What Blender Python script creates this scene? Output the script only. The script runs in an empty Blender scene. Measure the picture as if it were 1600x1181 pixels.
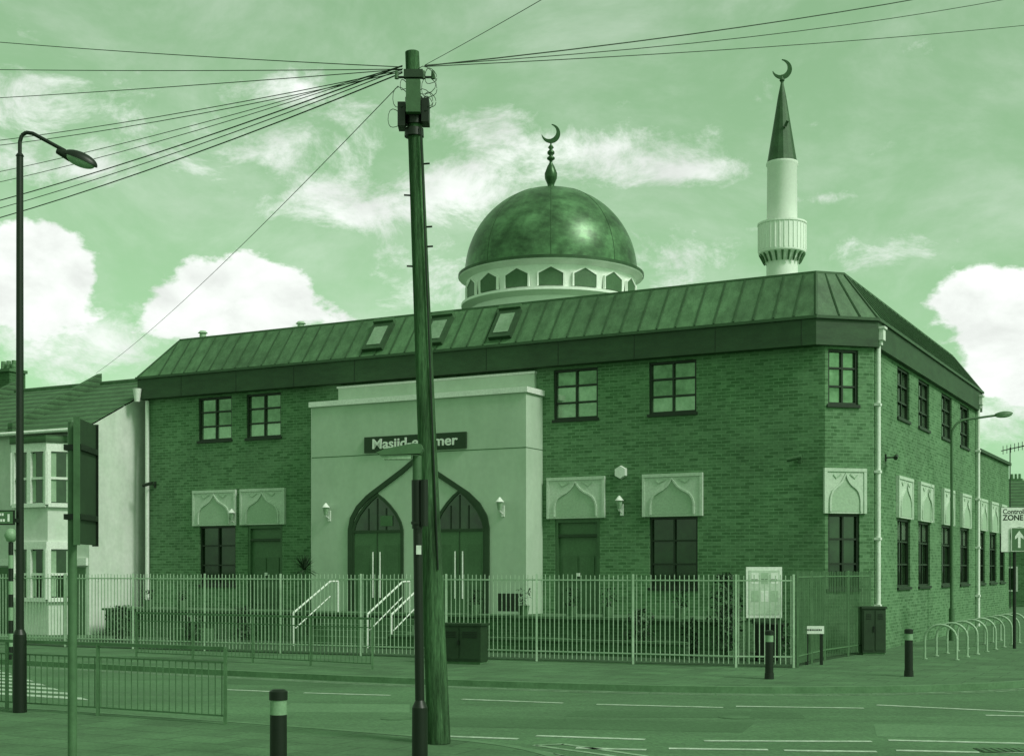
import bpy, math, random
from mathutils import Vector, Matrix
random.seed(7)
F=2089.0; EYE=2.2; HZ=890.0
S=bpy.context.scene
S.view_settings.view_transform='Standard'; S.view_settings.look='None'; S.view_settings.exposure=0
# ---------------------------------------------------------------- materials
def tone(v):
    r=min(.97,.34+.85*v)
    return (v*r, v, v*r*.98, 1)
def mat(name,v,rough=.8,k=.15,scale=3.0,metal=0.0,stretch=(1,1,1),spec=.5,k2=.1,bump=0.0,fine=None):
    m=bpy.data.materials.new(name); m.use_nodes=True
    n=m.node_tree.nodes; l=m.node_tree.links
    p=n['Principled BSDF']; p.inputs['Roughness'].default_value=rough; p.inputs['Metallic'].default_value=metal
    p.inputs['Specular IOR Level'].default_value=spec
    tc=n.new('ShaderNodeTexCoord'); mp=n.new('ShaderNodeMapping'); mp.inputs['Scale'].default_value=stretch
    l.new(tc.outputs['Object'],mp.inputs['Vector'])
    a=n.new('ShaderNodeTexNoise'); a.inputs['Scale'].default_value=scale; a.inputs['Detail'].default_value=5; a.inputs['Roughness'].default_value=.65
    l.new(mp.outputs[0],a.inputs['Vector'])
    b=n.new('ShaderNodeTexNoise'); b.inputs['Scale'].default_value=(fine or scale*9); b.inputs['Detail'].default_value=2
    l.new(mp.outputs[0],b.inputs['Vector'])
    cr=n.new('ShaderNodeValToRGB'); cr.color_ramp.elements[0].position=.3; cr.color_ramp.elements[1].position=.7
    cr.color_ramp.elements[0].color=tone(v*(1-k)); cr.color_ramp.elements[1].color=tone(min(.95,v*(1+k)))
    l.new(a.outputs['Fac'],cr.inputs[0])
    mr=n.new('ShaderNodeMapRange'); mr.inputs['From Min'].default_value=.3; mr.inputs['From Max'].default_value=.7
    mr.inputs['To Min'].default_value=1-k2; mr.inputs['To Max'].default_value=1+k2
    l.new(b.outputs['Fac'],mr.inputs['Value'])
    mx=n.new('ShaderNodeVectorMath'); mx.operation='MULTIPLY'
    l.new(cr.outputs[0],mx.inputs[0]); l.new(mr.outputs[0],mx.inputs[1])
    l.new(mx.outputs[0],p.inputs['Base Color'])
    if bump>0:
        bp=n.new('ShaderNodeBump'); bp.inputs['Strength'].default_value=bump; bp.inputs['Distance'].default_value=.02
        l.new(b.outputs['Fac'],bp.inputs['Height']); l.new(bp.outputs[0],p.inputs['Normal'])
    return m
def modulate(m,scale,lo,hi,stretch=(1,1,1),det=5,loc=(3,5,1)):
    n=m.node_tree.nodes; l=m.node_tree.links; p=n['Principled BSDF']
    tc=n.new('ShaderNodeTexCoord'); mp=n.new('ShaderNodeMapping'); mp.inputs['Scale'].default_value=stretch; mp.inputs['Location'].default_value=loc
    l.new(tc.outputs['Object'],mp.inputs[0]); a=n.new('ShaderNodeTexNoise'); a.inputs['Scale'].default_value=scale; a.inputs['Detail'].default_value=det; a.inputs['Roughness'].default_value=.7
    l.new(mp.outputs[0],a.inputs['Vector']); mr=n.new('ShaderNodeMapRange'); mr.inputs['From Min'].default_value=.35; mr.inputs['From Max'].default_value=.65
    mr.inputs['To Min'].default_value=lo; mr.inputs['To Max'].default_value=hi; l.new(a.outputs['Fac'],mr.inputs['Value'])
    src=p.inputs['Base Color'].links[0].from_socket
    mx=n.new('ShaderNodeVectorMath'); mx.operation='MULTIPLY'; l.new(src,mx.inputs[0]); l.new(mr.outputs[0],mx.inputs[1]); l.new(mx.outputs[0],p.inputs['Base Color'])
    return m
def brickmat(name,v,mortar,var=.24):
    m=bpy.data.materials.new(name); m.use_nodes=True
    n=m.node_tree.nodes; l=m.node_tree.links
    p=n['Principled BSDF']; p.inputs['Roughness'].default_value=.9; p.inputs['Specular IOR Level'].default_value=.2
    tc=n.new('ShaderNodeTexCoord'); sp=n.new('ShaderNodeSeparateXYZ'); l.new(tc.outputs['Object'],sp.inputs[0])
    ad=n.new('ShaderNodeMath'); ad.operation='ADD'; l.new(sp.outputs[0],ad.inputs[0]); l.new(sp.outputs[1],ad.inputs[1])
    cb=n.new('ShaderNodeCombineXYZ'); l.new(ad.outputs[0],cb.inputs[0]); l.new(sp.outputs[2],cb.inputs[1])
    br=n.new('ShaderNodeTexBrick'); br.inputs['Scale'].default_value=1; br.inputs['Brick Width'].default_value=.225*1.2
    br.inputs['Row Height'].default_value=.075*1.2; br.inputs['Mortar Size'].default_value=.011; br.inputs['Mortar Smooth'].default_value=.3
    br.inputs['Color1'].default_value=tone(v*(1-var)); br.inputs['Color2'].default_value=tone(v*(1+var)); br.inputs['Mortar'].default_value=tone(mortar)
    l.new(cb.outputs[0],br.inputs['Vector'])
    a=n.new('ShaderNodeTexNoise'); a.inputs['Scale'].default_value=.5; a.inputs['Detail'].default_value=7; a.inputs['Roughness'].default_value=.7
    l.new(tc.outputs['Object'],a.inputs['Vector'])
    mr=n.new('ShaderNodeMapRange'); mr.inputs['From Min'].default_value=.3; mr.inputs['From Max'].default_value=.7
    mr.inputs['To Min'].default_value=.78; mr.inputs['To Max'].default_value=1.18; l.new(a.outputs['Fac'],mr.inputs['Value'])
    mx=n.new('ShaderNodeVectorMath'); mx.operation='MULTIPLY'; l.new(br.outputs['Color'],mx.inputs[0]); l.new(mr.outputs[0],mx.inputs[1])
    l.new(mx.outputs[0],p.inputs['Base Color'])
    return m
def tilemat(name,v):
    m=mat(name,v,.8,.25,2.5)
    n=m.node_tree.nodes; l=m.node_tree.links; p=n['Principled BSDF']
    tc=n.new('ShaderNodeTexCoord'); w=n.new('ShaderNodeTexWave'); w.bands_direction='Z'; w.wave_profile='SAW'
    w.inputs['Scale'].default_value=1.5; w.inputs['Distortion'].default_value=.3
    l.new(tc.outputs['Object'],w.inputs['Vector'])
    mr=n.new('ShaderNodeMapRange'); mr.inputs['To Min'].default_value=.5; mr.inputs['To Max'].default_value=1.25; l.new(w.outputs['Fac'],mr.inputs['Value'])
    src=p.inputs['Base Color'].links[0].from_socket
    mx=n.new('ShaderNodeVectorMath'); mx.operation='MULTIPLY'; l.new(src,mx.inputs[0]); l.new(mr.outputs[0],mx.inputs[1]); l.new(mx.outputs[0],p.inputs['Base Color'])
    return m
def glassmat(name,v,metal=.35,k=.6):
    m=mat(name,v,.04,k,1.2,metal=metal,spec=1.0); return m
BR=modulate(brickmat('brick_wall',.20,.275),6,.84,1.14,(1,1,2.5))
BR2=brickmat('brick_yard',.12,.17)
REND=modulate(mat('pale_render',.55,.9,.05,.8,k2=.03),.9,.93,1.04,(1,1,.25))
RENDW=modulate(mat('house_render',.68,.9,.08,.8,k2=.05),1.2,.9,1.04,(1,1,.3))
WHITE=mat('white_paint',.76,.6,.05,2)
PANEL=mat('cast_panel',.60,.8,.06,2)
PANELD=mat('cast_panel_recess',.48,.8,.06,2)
FASC=modulate(mat('fascia_metal',.062,.6,.25,1.5,stretch=(1,1,3)),.5,.85,1.15)
MANS=modulate(mat('mansard_metal',.145,.6,.3,1.6,stretch=(2.5,2.5,.3),k2=.15),.3,.75,1.22)
MSEAM=mat('mansard_seam',.08,.5,.2,2)
MCAP=mat('mansard_cap',.12,.6,.2,2)
FLAT=mat('flat_roof',.2,.9)
DKF=mat('dark_frame',.02,.5,.2)
GL=glassmat('window_glass',.24,.6,.5)
GLD=glassmat('window_glass_dark',.04,.3,.7)
BLIND=mat('window_blind',.40,.9,.15,2)
GLP=glassmat('window_glass_pale',.42,.5,.2)
DOOR=mat('door_paint',.15,.5,.1,2)
TRIM=mat('arch_trim',.05,.6,.15,2)
SIGNB=mat('sign_board',.04,.6,.1)
LET=mat('lettering',.8,.6,.03)
DOME=modulate(mat('dome_metal',.15,.34,.3,1.3,metal=.35,spec=.35,k2=.15,fine=5),1.1,.55,1.5,(1,1,1.8),7)  # mottling paints cloud reflections into the metal colour
GREENP=mat('drum_panel',.13,.5,.15,2)
SPIRE=mat('spire_metal',.09,.5,.3,1.5,metal=.2)
GOLD=mat('finial_metal',.10,.35,.3,2,metal=.5)
MWHITE=mat('minaret_white',.86,.6,.04,1.5,k2=.03)
GALV=mat('galvanised_steel',.46,.5,.15,2)
GALVD=mat('painted_rail',.17,.5,.2,2)
BLACK=mat('black_paint',.008,.45,.25,2)
GREY=mat('grey_paint',.13,.6,.2,2)
BAND=mat('reflective_band',.34,.5,.1,4)
CAB=mat('cabinet_paint',.04,.6,.25,2)
WOOD=modulate(mat('pole_wood',.11,.95,.55,3.5,stretch=(7,7,.3),k2=.4,bump=.5,spec=.2),1.6,.4,1.4,(3,3,.4))
ROAD=modulate(modulate(mat('asphalt',.16,.9,.12,.35,k2=.2,fine=22,bump=.2),.5,.8,1.16,(.35,1.3,1)),9,.88,1.12)
PATCH=mat('asphalt_patch',.20,.9,.1,.6,k2=.2,fine=22)
PATCHD=mat('asphalt_patch_dark',.125,.9,.1,.6,k2=.2,fine=22)
KERB=mat('kerb_stone',.20,.9,.2,2)
MARK=modulate(mat('road_paint',.55,.8,.2,4,k2=.2),6,.7,1.1)
MARKY=modulate(mat('road_paint_line',.36,.8,.3,4,k2=.2),6,.7,1.1)
GROUND=mat('ground_mat',.14,.95,.2,.2)
YARD=mat('yard_paving',.085,.9,.35,.9,k2=.25)
TILE=tilemat('roof_tiles',.13)
CONC=mat('concrete',.15,.9,.2,1.5)
LEAF=mat('leaf',.05,.7,.5,4)
LEAF2=mat('leaf_light',.12,.7,.5,4)
WIRE=mat('wire_black',.03,.6,.1)
POST=mat('grey_post',.14,.5,.15,2)
BLUE=mat('blue_sign_face',.15,.5,.05)
LAMPG=mat('lamp_glass',.4,.2,.2,8)
def paving():
    m=modulate(mat('pavement_slabs',.155,.9,.12,.5,k2=.15,fine=18),1.2,.82,1.14)
    n=m.node_tree.nodes; l=m.node_tree.links; p=n['Principled BSDF']
    tc=n.new('ShaderNodeTexCoord'); mp=n.new('ShaderNodeMapping'); mp.inputs['Rotation'].default_value=(0,0,math.radians(28))
    l.new(tc.outputs['Object'],mp.inputs[0])
    b=n.new('ShaderNodeTexBrick'); b.inputs['Scale'].default_value=1; b.inputs['Brick Width'].default_value=.9; b.inputs['Row Height'].default_value=.6
    b.inputs['Mortar Size'].default_value=.012; b.inputs['Color1'].default_value=(.9,.9,.9,1); b.inputs['Color2'].default_value=(1.1,1.1,1.1,1); b.inputs['Mortar'].default_value=(.55,.55,.55,1)
    l.new(mp.outputs[0],b.inputs['Vector'])
    src=p.inputs['Base Color'].links[0].from_socket
    mx=n.new('ShaderNodeVectorMath'); mx.operation='MULTIPLY'; l.new(src,mx.inputs[0]); l.new(b.outputs['Color'],mx.inputs[1]); l.new(mx.outputs[0],p.inputs['Base Color'])
    return m
PAVE=paving()
# ---------------------------------------------------------------- mesh builder
class B:
    def __init__(s): s.v=[]; s.f=[]; s.m=[]; s.sm=[]; s.mats=[]
    def mi(s,m):
        if m not in s.mats: s.mats.append(m)
        return s.mats.index(m)
    def add(s,vs,fs,m,smooth=False):
        o=len(s.v); s.v+= [tuple(v) for v in vs]
        for f in fs:
            s.f.append([o+i for i in f]); s.m.append(s.mi(m)); s.sm.append(smooth)
    def box8(s,c,m): s.add(c,[(0,3,2,1),(4,5,6,7),(0,1,5,4),(1,2,6,5),(2,3,7,6),(3,0,4,7)],m)
    def box(s,x0,x1,y0,y1,z0,z1,m):
        s.box8([(x0,y0,z0),(x1,y0,z0),(x1,y1,z0),(x0,y1,z0),(x0,y0,z1),(x1,y0,z1),(x1,y1,z1),(x0,y1,z1)],m)
    def fbox(s,fr,u0,u1,d0,d1,z0,z1,m):
        s.box8([fr(u0,d1,z0),fr(u1,d1,z0),fr(u1,d0,z0),fr(u0,d0,z0),fr(u0,d1,z1),fr(u1,d1,z1),fr(u1,d0,z1),fr(u0,d0,z1)],m)
    def cyl(s,p0,p1,r0,r1,m,n=12,cap=True,smooth=True):
        p0=Vector(p0);p1=Vector(p1); a=(p1-p0).normalized()
        t=Vector((1,0,0)) if abs(a.x)<.9 else Vector((0,1,0))
        e1=a.cross(t).normalized(); e2=a.cross(e1)
        vs=[]
        off=math.pi/n if n==4 else 0
        for p,r in((p0,r0),(p1,r1)):
            for i in range(n):
                th=2*math.pi*i/n+off; vs.append(p+e1*math.cos(th)*r+e2*math.sin(th)*r)
        s.add(vs,[(i,(i+1)%n,n+(i+1)%n,n+i) for i in range(n)],m,smooth and n>5)
        if cap: s.add(vs,[tuple(range(n))[::-1],tuple(range(n,2*n))],m)
    def tube(s,pts,r,m,n=8):
        for a,b in zip(pts,pts[1:]): s.cyl(a,b,r,r,m,n)
    def lathe(s,c,prof,m,n=32,smooth=True):
        vs=[]
        for r,z in prof:
            for i in range(n):
                th=2*math.pi*i/n; vs.append((c[0]+r*math.cos(th),c[1]+r*math.sin(th),c[2]+z))
        fs=[]
        for j in range(len(prof)-1):
            for i in range(n): fs.append((j*n+i,j*n+(i+1)%n,(j+1)*n+(i+1)%n,(j+1)*n+i))
        s.add(vs,fs,m,smooth)
    def fplate(s,fr,pts,d0,d1,m):
        n=len(pts); vs=[fr(u,d1,z) for u,z in pts]+[fr(u,d0,z) for u,z in pts]
        s.add(vs,[tuple(range(n)),tuple(range(n,2*n))[::-1]]+[(i,(i+1)%n,n+(i+1)%n,n+i) for i in range(n)],m)
    def fstrip(s,fr,pts,w,d0,d1,m):
        P=[Vector(p) for p in pts]; off=[]
        for i,p in enumerate(P):
            a=P[max(0,i-1)]; b=P[min(len(P)-1,i+1)]; t=(b-a).normalized(); off.append(Vector((-t.y,t.x))*w/2)
        for i in range(len(P)-1):
            q=[P[i]-off[i],P[i+1]-off[i+1],P[i+1]+off[i+1],P[i]+off[i]]
            s.fplate(fr,[(a.x,a.y) for a in q],d0,d1,m)
    def prism(s,pts,z0,z1,m,top=None):
        n=len(pts); vs=[(x,y,z0) for x,y in pts]+[(x,y,z1) for x,y in pts]
        s.add(vs,[(i,(i+1)%n,n+(i+1)%n,n+i) for i in range(n)]+[tuple(range(n))[::-1]],m)
        s.add(vs,[tuple(range(n,2*n))],top or m)
    def obj(s,name,parent=None,loc=(0,0,0),rot=(0,0,0)):
        me=bpy.data.meshes.new(name); me.from_pydata(s.v,[],s.f)
        for m in s.mats: me.materials.append(m)
        for p,mi,sm in zip(me.polygons,s.m,s.sm): p.material_index=mi; p.use_smooth=sm
        me.update()
        o=bpy.data.objects.new(name,me); S.collection.objects.link(o); o.location=loc; o.rotation_euler=rot
        if parent: o.parent=parent
        return o
def empty(name,loc=(0,0,0),rot=(0,0,0)):
    e=bpy.data.objects.new(name,None); S.collection.objects.link(e); e.location=loc; e.rotation_euler=rot; e.empty_display_size=.5; return e
def text(name,body,size,loc,rot,m,parent=None,align='CENTER',bold=.0,ext=.006,sx=1):
    c=bpy.data.curves.new(name,'FONT'); c.body=body; c.size=size; c.align_x=align; c.align_y='CENTER'; c.extrude=ext; c.offset=bold
    c.materials.append(m); o=bpy.data.objects.new(name,c); S.collection.objects.link(o); o.location=loc; o.rotation_euler=rot; o.scale=(sx,1,1)
    if parent: o.parent=parent
    return o
# ------------------------------------------------------- building local frame
CX,CY=8.03,35.3; CA,SA=.88,.4756; ROT=(0,0,-math.atan2(SA,CA))
CA,SA=math.cos(ROT[2]),-math.sin(ROT[2])
def L2W(x,y): return (CX+CA*x+SA*y, CY-SA*x+CA*y)
class Fr:
    def __init__(s,o,u,n): s.o=Vector(o);s.u=Vector(u).normalized();s.n=Vector(n).normalized()
    def __call__(s,u,d,z): p=s.o+s.u*u+s.n*d; return (p.x,p.y,z)
    def hit(s,px,py,dep=0):
        r=(px-800)/F; o=s.o+s.n*dep; X0,D0=L2W(o.x,o.y); dX=CA*s.u.x+SA*s.u.y; dD=-SA*s.u.x+CA*s.u.y
        u=(r*D0-X0)/(dX-r*dD); D=D0+u*dD
        return u,EYE+(HZ-py)*D/F
FA=Fr((0,.3),(1,0),(0,-1)); FC=Fr((.15,.3),(1.05,.95),(.95,-1.05)); FR=Fr((1.2,0),(0,1),(1,0))
mosque=empty('mosque',(CX,CY,0),ROT)
def wall(b,fr,u0,u1,z0,z1,holes,m,rev=.14):
    us=sorted({u0,u1}|{h[0] for h in holes}|{h[1] for h in holes}); zs=sorted({z0,z1}|{h[2] for h in holes}|{h[3] for h in holes})
    for a,c in zip(us,us[1:]):
        for e,g in zip(zs,zs[1:]):
            mu,mz=(a+c)/2,(e+g)/2
            if any(h[0]<mu<h[1] and h[2]<mz<h[3] for h in holes): continue
            b.add([fr(a,0,e),fr(c,0,e),fr(c,0,g),fr(a,0,g)],[(0,1,2,3)],m)
    for h in holes:
        q=[(h[0],h[2]),(h[1],h[2]),(h[1],h[3]),(h[0],h[3])]
        for i in range(4):
            p,r=q[i],q[(i+1)%4]
            b.add([fr(p[0],0,p[1]),fr(r[0],0,r[1]),fr(r[0],-rev,r[1]),fr(p[0],-rev,p[1])],[(0,1,2,3)],m)
def window(b,fr,u0,u1,z0,z1,cols=2,rows=3,gl=None,t=.06,sill=True,pale_low=0,top=0):
    gl=gl or GL
    b.add([fr(u0,-.13,z0),fr(u1,-.13,z0),fr(u1,-.13,z1),fr(u0,-.13,z1)],[(0,1,2,3)],gl)
    if pale_low:
        b.add([fr(u0+.06,-.127,z0+.06),fr(u1-.06,-.127,z0+.06),fr(u1-.06,-.127,z0+(z1-z0)*pale_low),fr(u0+.06,-.127,z0+(z1-z0)*pale_low)],[(0,1,2,3)],GLP)
    if top:
        b.add([fr(u0+.06,-.127,z1-(z1-z0)*top),fr(u1-.06,-.127,z1-(z1-z0)*top),fr(u1-.06,-.127,z1-.06),fr(u0+.06,-.127,z1-.06)],[(0,1,2,3)],GLP)
    b.fbox(fr,u0,u0+t,-.12,-.05,z0,z1,DKF); b.fbox(fr,u1-t,u1,-.12,-.05,z0,z1,DKF)
    b.fbox(fr,u0+t,u1-t,-.12,-.05,z0,z0+t,DKF); b.fbox(fr,u0+t,u1-t,-.12,-.05,z1-t,z1,DKF)
    for i in range(1,cols):
        c=u0+(u1-u0)*i/cols; b.fbox(fr,c-.025,c+.025,-.118,-.06,z0+t,z1-t,DKF)
    for i in range(1,rows):
        c=z0+(z1-z0)*i/rows; b.fbox(fr,u0+t,u1-t,-.116,-.064,c-.025,c+.025,DKF)
    if sill: b.fbox(fr,u0-.04,u1+.04,-.04,.05,z0-.08,z0-.002,DKF)
def door(b,fr,u0,u1,z0,z1):
    b.add([fr(u0,-.13,z0),fr(u1,-.13,z0),fr(u1,-.13,z1),fr(u0,-.13,z1)],[(0,1,2,3)],DOOR)
    b.fbox(fr,u0,u0+.09,-.12,-.03,z0,z1,GREENP); b.fbox(fr,u1-.09,u1,-.12,-.03,z0,z1,GREENP)
    b.fbox(fr,u0+.09,u1-.09,-.12,-.03,z1-.1,z1,GREENP); b.fbox(fr,u0+.09,u1-.09,-.12,-.04,z1-.52,z1-.44,TRIM)
    for a,c in((.2,.75),(1.0,1.75)):
        b.fbox(fr,u0+.22,(u0+u1)/2-.04,-.12,-.10,z0+a,z0+c,GREENP); b.fbox(fr,(u0+u1)/2+.04,u1-.22,-.12,-.10,z0+a,z0+c,GREENP)
    b.fbox(fr,(u0+u1)/2-.05,(u0+u1)/2+.05,-.1,-.05,z0+1.15,z0+1.25,WHITE)
OG=[(1,0),(1,.28),(.95,.42),(.83,.55),(.62,.64),(.42,.70),(.25,.78),(.11,.89),(0,1)]
def ogee(c,w,z,h,prof=OG): return [(c-w*a,z+h*e) for a,e in prof]+[(c+w*a,z+h*e) for a,e in prof[::-1][1:]]
def panel(b,fr,u0,u1,z0,z1):
    b.fbox(fr,u0,u1,.003,.07,z0,z1,PANEL)
    c=(u0+u1)/2; w=(u1-u0)*.36; h=(z1-z0)
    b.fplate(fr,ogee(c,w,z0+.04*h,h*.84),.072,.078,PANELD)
    b.fstrip(fr,ogee(c,w,z0+.04*h,h*.84),.05,.072,.11,PANEL)
    b.fbox(fr,u0,u1,.072,.1,z1-.09,z1,PANEL)
    b.fbox(fr,u0,u0+.08,.072,.095,z0,z1-.092,PANEL); b.fbox(fr,u1-.08,u1,.072,.095,z0,z1-.092,PANEL)
    for sg in(-1,1):
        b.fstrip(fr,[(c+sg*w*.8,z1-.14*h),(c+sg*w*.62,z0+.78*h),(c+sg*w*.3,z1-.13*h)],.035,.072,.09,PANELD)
U0,U1,L0,L1,P0,P1=6.6,8.06,1.7,3.68,3.70,4.9
wb=B(); wn=B()
holes=[]
def uu(fr,px): return fr.hit(px,0)[0]
for a,c,s_ in((310,362,.34),(385,439,.34),(865,934,.66),(1014,1088,.34)):
    h=(uu(FA,a),uu(FA,c),U0,U1); holes.append(h); window(wn,FA,*h,pale_low=s_)
for a,c in((312,368),(1015,1090)):
    h=(uu(FA,a),uu(FA,c),L0,L1); holes.append(h); window(wn,FA,*h,gl=GLD)
for a,c in((387,441),(867,937)):
    h=(uu(FA,a),uu(FA,c),.86,L1); holes.append(h); door(wn,FA,*h)
wall(wb,FA,-23.8,.15,0,8.15,holes,BR)
for a,c in((303,370),(377,447),(856,946),(1005,1099)): panel(wn,FA,uu(FA,a),uu(FA,c),P0,P1)
h1=(uu(FC,1294),uu(FC,1341),U0,U1); h2=(uu(FC,1294),uu(FC,1343),L0,L1)
LC=1.416
wall(wb,FC,0,LC,0,8.15,[h1,h2],BR); window(wn,FC,*h1); window(wn,FC,*h2,gl=GLD); panel(wn,FC,uu(FC,1286),uu(FC,1352),P0,P1)
hs=[]
for a,c in((1402,1421),(1435,1452),(1471,1487),(1500,1514)):
    h=(uu(FR,a),uu(FR,c),U0,U1); hs.append(h); window(wn,FR,*h,gl=GL)
for a,c in((1402,1422),(1435,1453),(1471,1487),(1500,1514),(1529.5,1539)):
    h=(uu(FR,a),uu(FR,c),L0,L1); hs.append(h); window(wn,FR,*h,gl=GLD,top=.30)
for a,c in((1400,1423),(1434,1455),(1471,1488),(1500,1514),(1529,1540)): panel(wn,FR,uu(FR,a),uu(FR,c),P0,P1)
wall(wb,FR,1.25,17.8,0,8.15,[h for h in hs if h[1]<17.8],BR)
hw=[]
for a,c in((1546,1557),(1562,1570)):
    h=(uu(FR,a),uu(FR,c),L0,L1); hw.append(h); window(wn,FR,*h,gl=GLD,top=.3); panel(wn,FR,h[0],h[1],P0,P1)
hw+=[h for h in hs if h[0]>17.8]
wall(wb,FR,17.8,25.6,0,6.66,hw,BR)
wb.box(-8,1.199,25.6,25.7,0,6.66,BR); wb.box(-8,1.3,17.9,25.8,6.66,6.78,FASC)
wb.add([(-23.8,.3,0),(-23.8,17.8,0),(-23.8,17.8,8.15),(-23.8,.3,8.15)],[(0,1,2,3)],BR)
wb.add([(-23.8,17.8,0),(1.2,17.8,0),(1.2,17.8,8.15),(-23.8,17.8,8.15)],[(0,1,2,3)],BR)
wb.box(-23.6,.9,1.0,17.5,4.6,4.8,FLAT)
wb.obj('brick_walls',mosque); wn.obj('windows_doors_and_panels',mosque)
# roof
rb=B()
ring=[(-24,0),(0,0),(1.34,1.2),(1.34,18),(-24,18)]
top=[(-23,1),(-.28,1),(.34,1.6),(.34,17.7),(-23,17)]
rb.prism(ring,8.15,8.84,FASC)
ring2=[(-24.06,-.06),(.03,-.06),(1.40,1.17),(1.40,18.06),(-24.06,18.06)]
rb.prism(ring2,8.84,8.92,MSEAM)
ZT=10.25
n=5
for i in range(n):
    a,c=ring[i],ring[(i+1)%n]; e,g=top[(i+1)%n],top[i]
    rb.add([(a[0],a[1],8.92),(c[0],c[1],8.92),(e[0],e[1],ZT),(g[0],g[1],ZT)],[(0,1,2,3)],MANS)
    rb.cyl((a[0],a[1],8.92),(g[0],g[1],ZT),.04,.04,MSEAM,6)
rb.prism([(x,y) for x,y in top],ZT-.02,ZT+.07,MCAP,FLAT)
x=-23.0
while x<-.3:
    rb.cyl((x,0,8.94),(x,1,ZT+.01),.028,.028,MSEAM,4,smooth=False); x+=.56
y=1.9
while y<17.6:
    rb.cyl((1.34,y,8.94),(.34,y,ZT+.01),.032,.032,MSEAM,4,smooth=False); y+=.56
rb.cyl((.5,.45,8.94),(-.08,1.2,ZT),.03,.03,MSEAM,4); rb.cyl((.95,.85,8.94),(.15,1.42,ZT),.03,.03,MSEAM,4)
x=-22.0
while x<0:
    rb.box(x-.008,x+.008,-.006,-.001,8.16,8.83,DKF); x+=2.4
k=(ZT-8.92)
def sl(x,t,o):
    nrm=Vector((0,-k,1)).normalized(); return (x,t+nrm.y*o,8.92+k*t+nrm.z*o)
for px in(592,684,790):
    fr=Fr((0,.45),(1,0),(0,-1)); c=fr.hit(px,0)[0]; w=.38
    def sb(x0,x1,t0,t1,o0,o1,m):
        rb.box8([sl(x0,t0,o0),sl(x1,t0,o0),sl(x1,t1,o0),sl(x0,t1,o0),sl(x0,t0,o1),sl(x1,t0,o1),sl(x1,t1,o1),sl(x0,t1,o1)],m)
    sb(c-w,c+w,.12,.82,.0,.13,FASC)
    sb(c-w+.13,c+w-.13,.22,.70,.131,.15,GLP)
    sb(c-w,c+w,.82,.90,.0,.2,MCAP)
for px,y in((470,2.2),(317,2.0)):
    fr=Fr((0,y),(1,0),(0,-1)); c=fr.hit(px,0)[0]
    rb.cyl((c,y,ZT),(c,y,ZT+.42),.12,.12,GALV,10); rb.cyl((c,y,ZT+.42),(c,y,ZT+.5),.18,.1,GALV,10)
rb.obj('mansard_roof',mosque)
# porch
pb=B(); D=1.05
pu0=FA.hit(487,0,D)[0]; pu1=FA.hit(822,0,D)[0]; PZ=7.32
pb.fbox(FA,pu0,pu1,.004,D,0,PZ,REND)
pb.fbox(FA,pu0-.07,pu1+.07,.004,D+.07,PZ,PZ+.16,WHITE)
pb.fbox(FA,pu0-.003,pu1+.003,.005,D+.004,5.72,5.745,CONC)
FP=Fr((0,.3-D),(1,0),(0,-1))
s0=uu(FA,532); s1=uu(FA,838)
pb.fbox(FA,s0,s1,.003,.12,PZ+.165,8.0,REND)
pb.fbox(FA,s0-.03,s1+.03,.003,.17,8.0,8.06,WHITE)
BA=[(1,0),(.97,.16),(.88,.32),(.73,.47),(.50,.63),(.21,.83),(0,1)]
bx0,bx1=FP.hit(548,0)[0],FP.hit(762,0)[0]; bc=(bx0+bx1)/2; bw=(bx1-bx0)/2
zs=FP.hit(655,826)[1]; zt=FP.hit(655,716)[1]
pts=[(bc-bw,.86)]+ogee(bc,bw,zs,zt-zs,BA)+[(bc+bw,.86)]
pb.fstrip(FP,pts,.15,.003,.06,TRIM)
for a,c,pk in((553,629,773),(681,758,767)):
    u0,u1=FP.hit(a,0)[0],FP.hit(c,0)[0]; uc=(u0+u1)/2; uw=(u1-u0)/2
    z1=zs-.02; zp=FP.hit((a+c)/2,pk)[1]
    AR=[(1,0),(.93,.2),(.75,.45),(.5,.68),(.25,.86),(0,1)]
    pb.fplate(FP,ogee(uc,uw,z1+.002,zp-z1,AR),.003,.02,GLD)
    pb.fstrip(FP,[(u0,.86),(u0,z1)]+ogee(uc,uw,z1,zp-z1,AR)[1:-1]+[(u1,z1),(u1,.86)],.09,.003,.05,TRIM)
    pb.fbox(FP,u0,u1,.003,.03,.86,z1-.08,DOOR); pb.fbox(FP,u0,u1,.003,.055,z1-.08,z1,TRIM)
    pb.fbox(FP,uc-.012,uc+.012,.031,.045,.86,z1-.08,TRIM)
    for sgn in(-1,1):
        pb.cyl(FP(uc+sgn*.13,.09,1.35),FP(uc+sgn*.13,.09,2.75),.022,.022,WHITE,8)
        q=[uc+sgn*.28,uc+sgn*(uw-.12)]; q.sort()
        pb.fbox(FP,q[0],q[1],.031,.04,1.9,2.95,GREENP); pb.fbox(FP,q[0],q[1],.031,.04,1.05,1.75,GREENP)
    for t in(-.33,.0,.33):
        zz=z1+(zp-z1)*(.62 if t else .9); pb.fbox(FP,uc+t*2*uw*.55-.02,uc+t*2*uw*.55+.02,.021,.04,z1,zz,DKF)
u,_=FP.hit(605,0); pb.fbox(FP,u-.22,u+.22,.041,.05,zs+.1,zs+.42,CONC)
su0,su1=FP.hit(571,0)[0],FP.hit(730,0)[0]; sz0,sz1=FP.hit(650,704)[1],FP.hit(650,679)[1]
pb.fbox(FP,su0,su1,.01,.07,sz0,sz1,SIGNB)
pb.obj('entrance_porch',mosque)
tx0,tx1=FP.hit(583,0)[0],FP.hit(716,0)[0]
t_=text('porch_sign_lettering','Masjid-e-Umer',.42,FP(tx0,.078,(sz0+sz1)/2),(math.pi/2,0,0),LET,mosque,align='LEFT',bold=.009)
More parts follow.
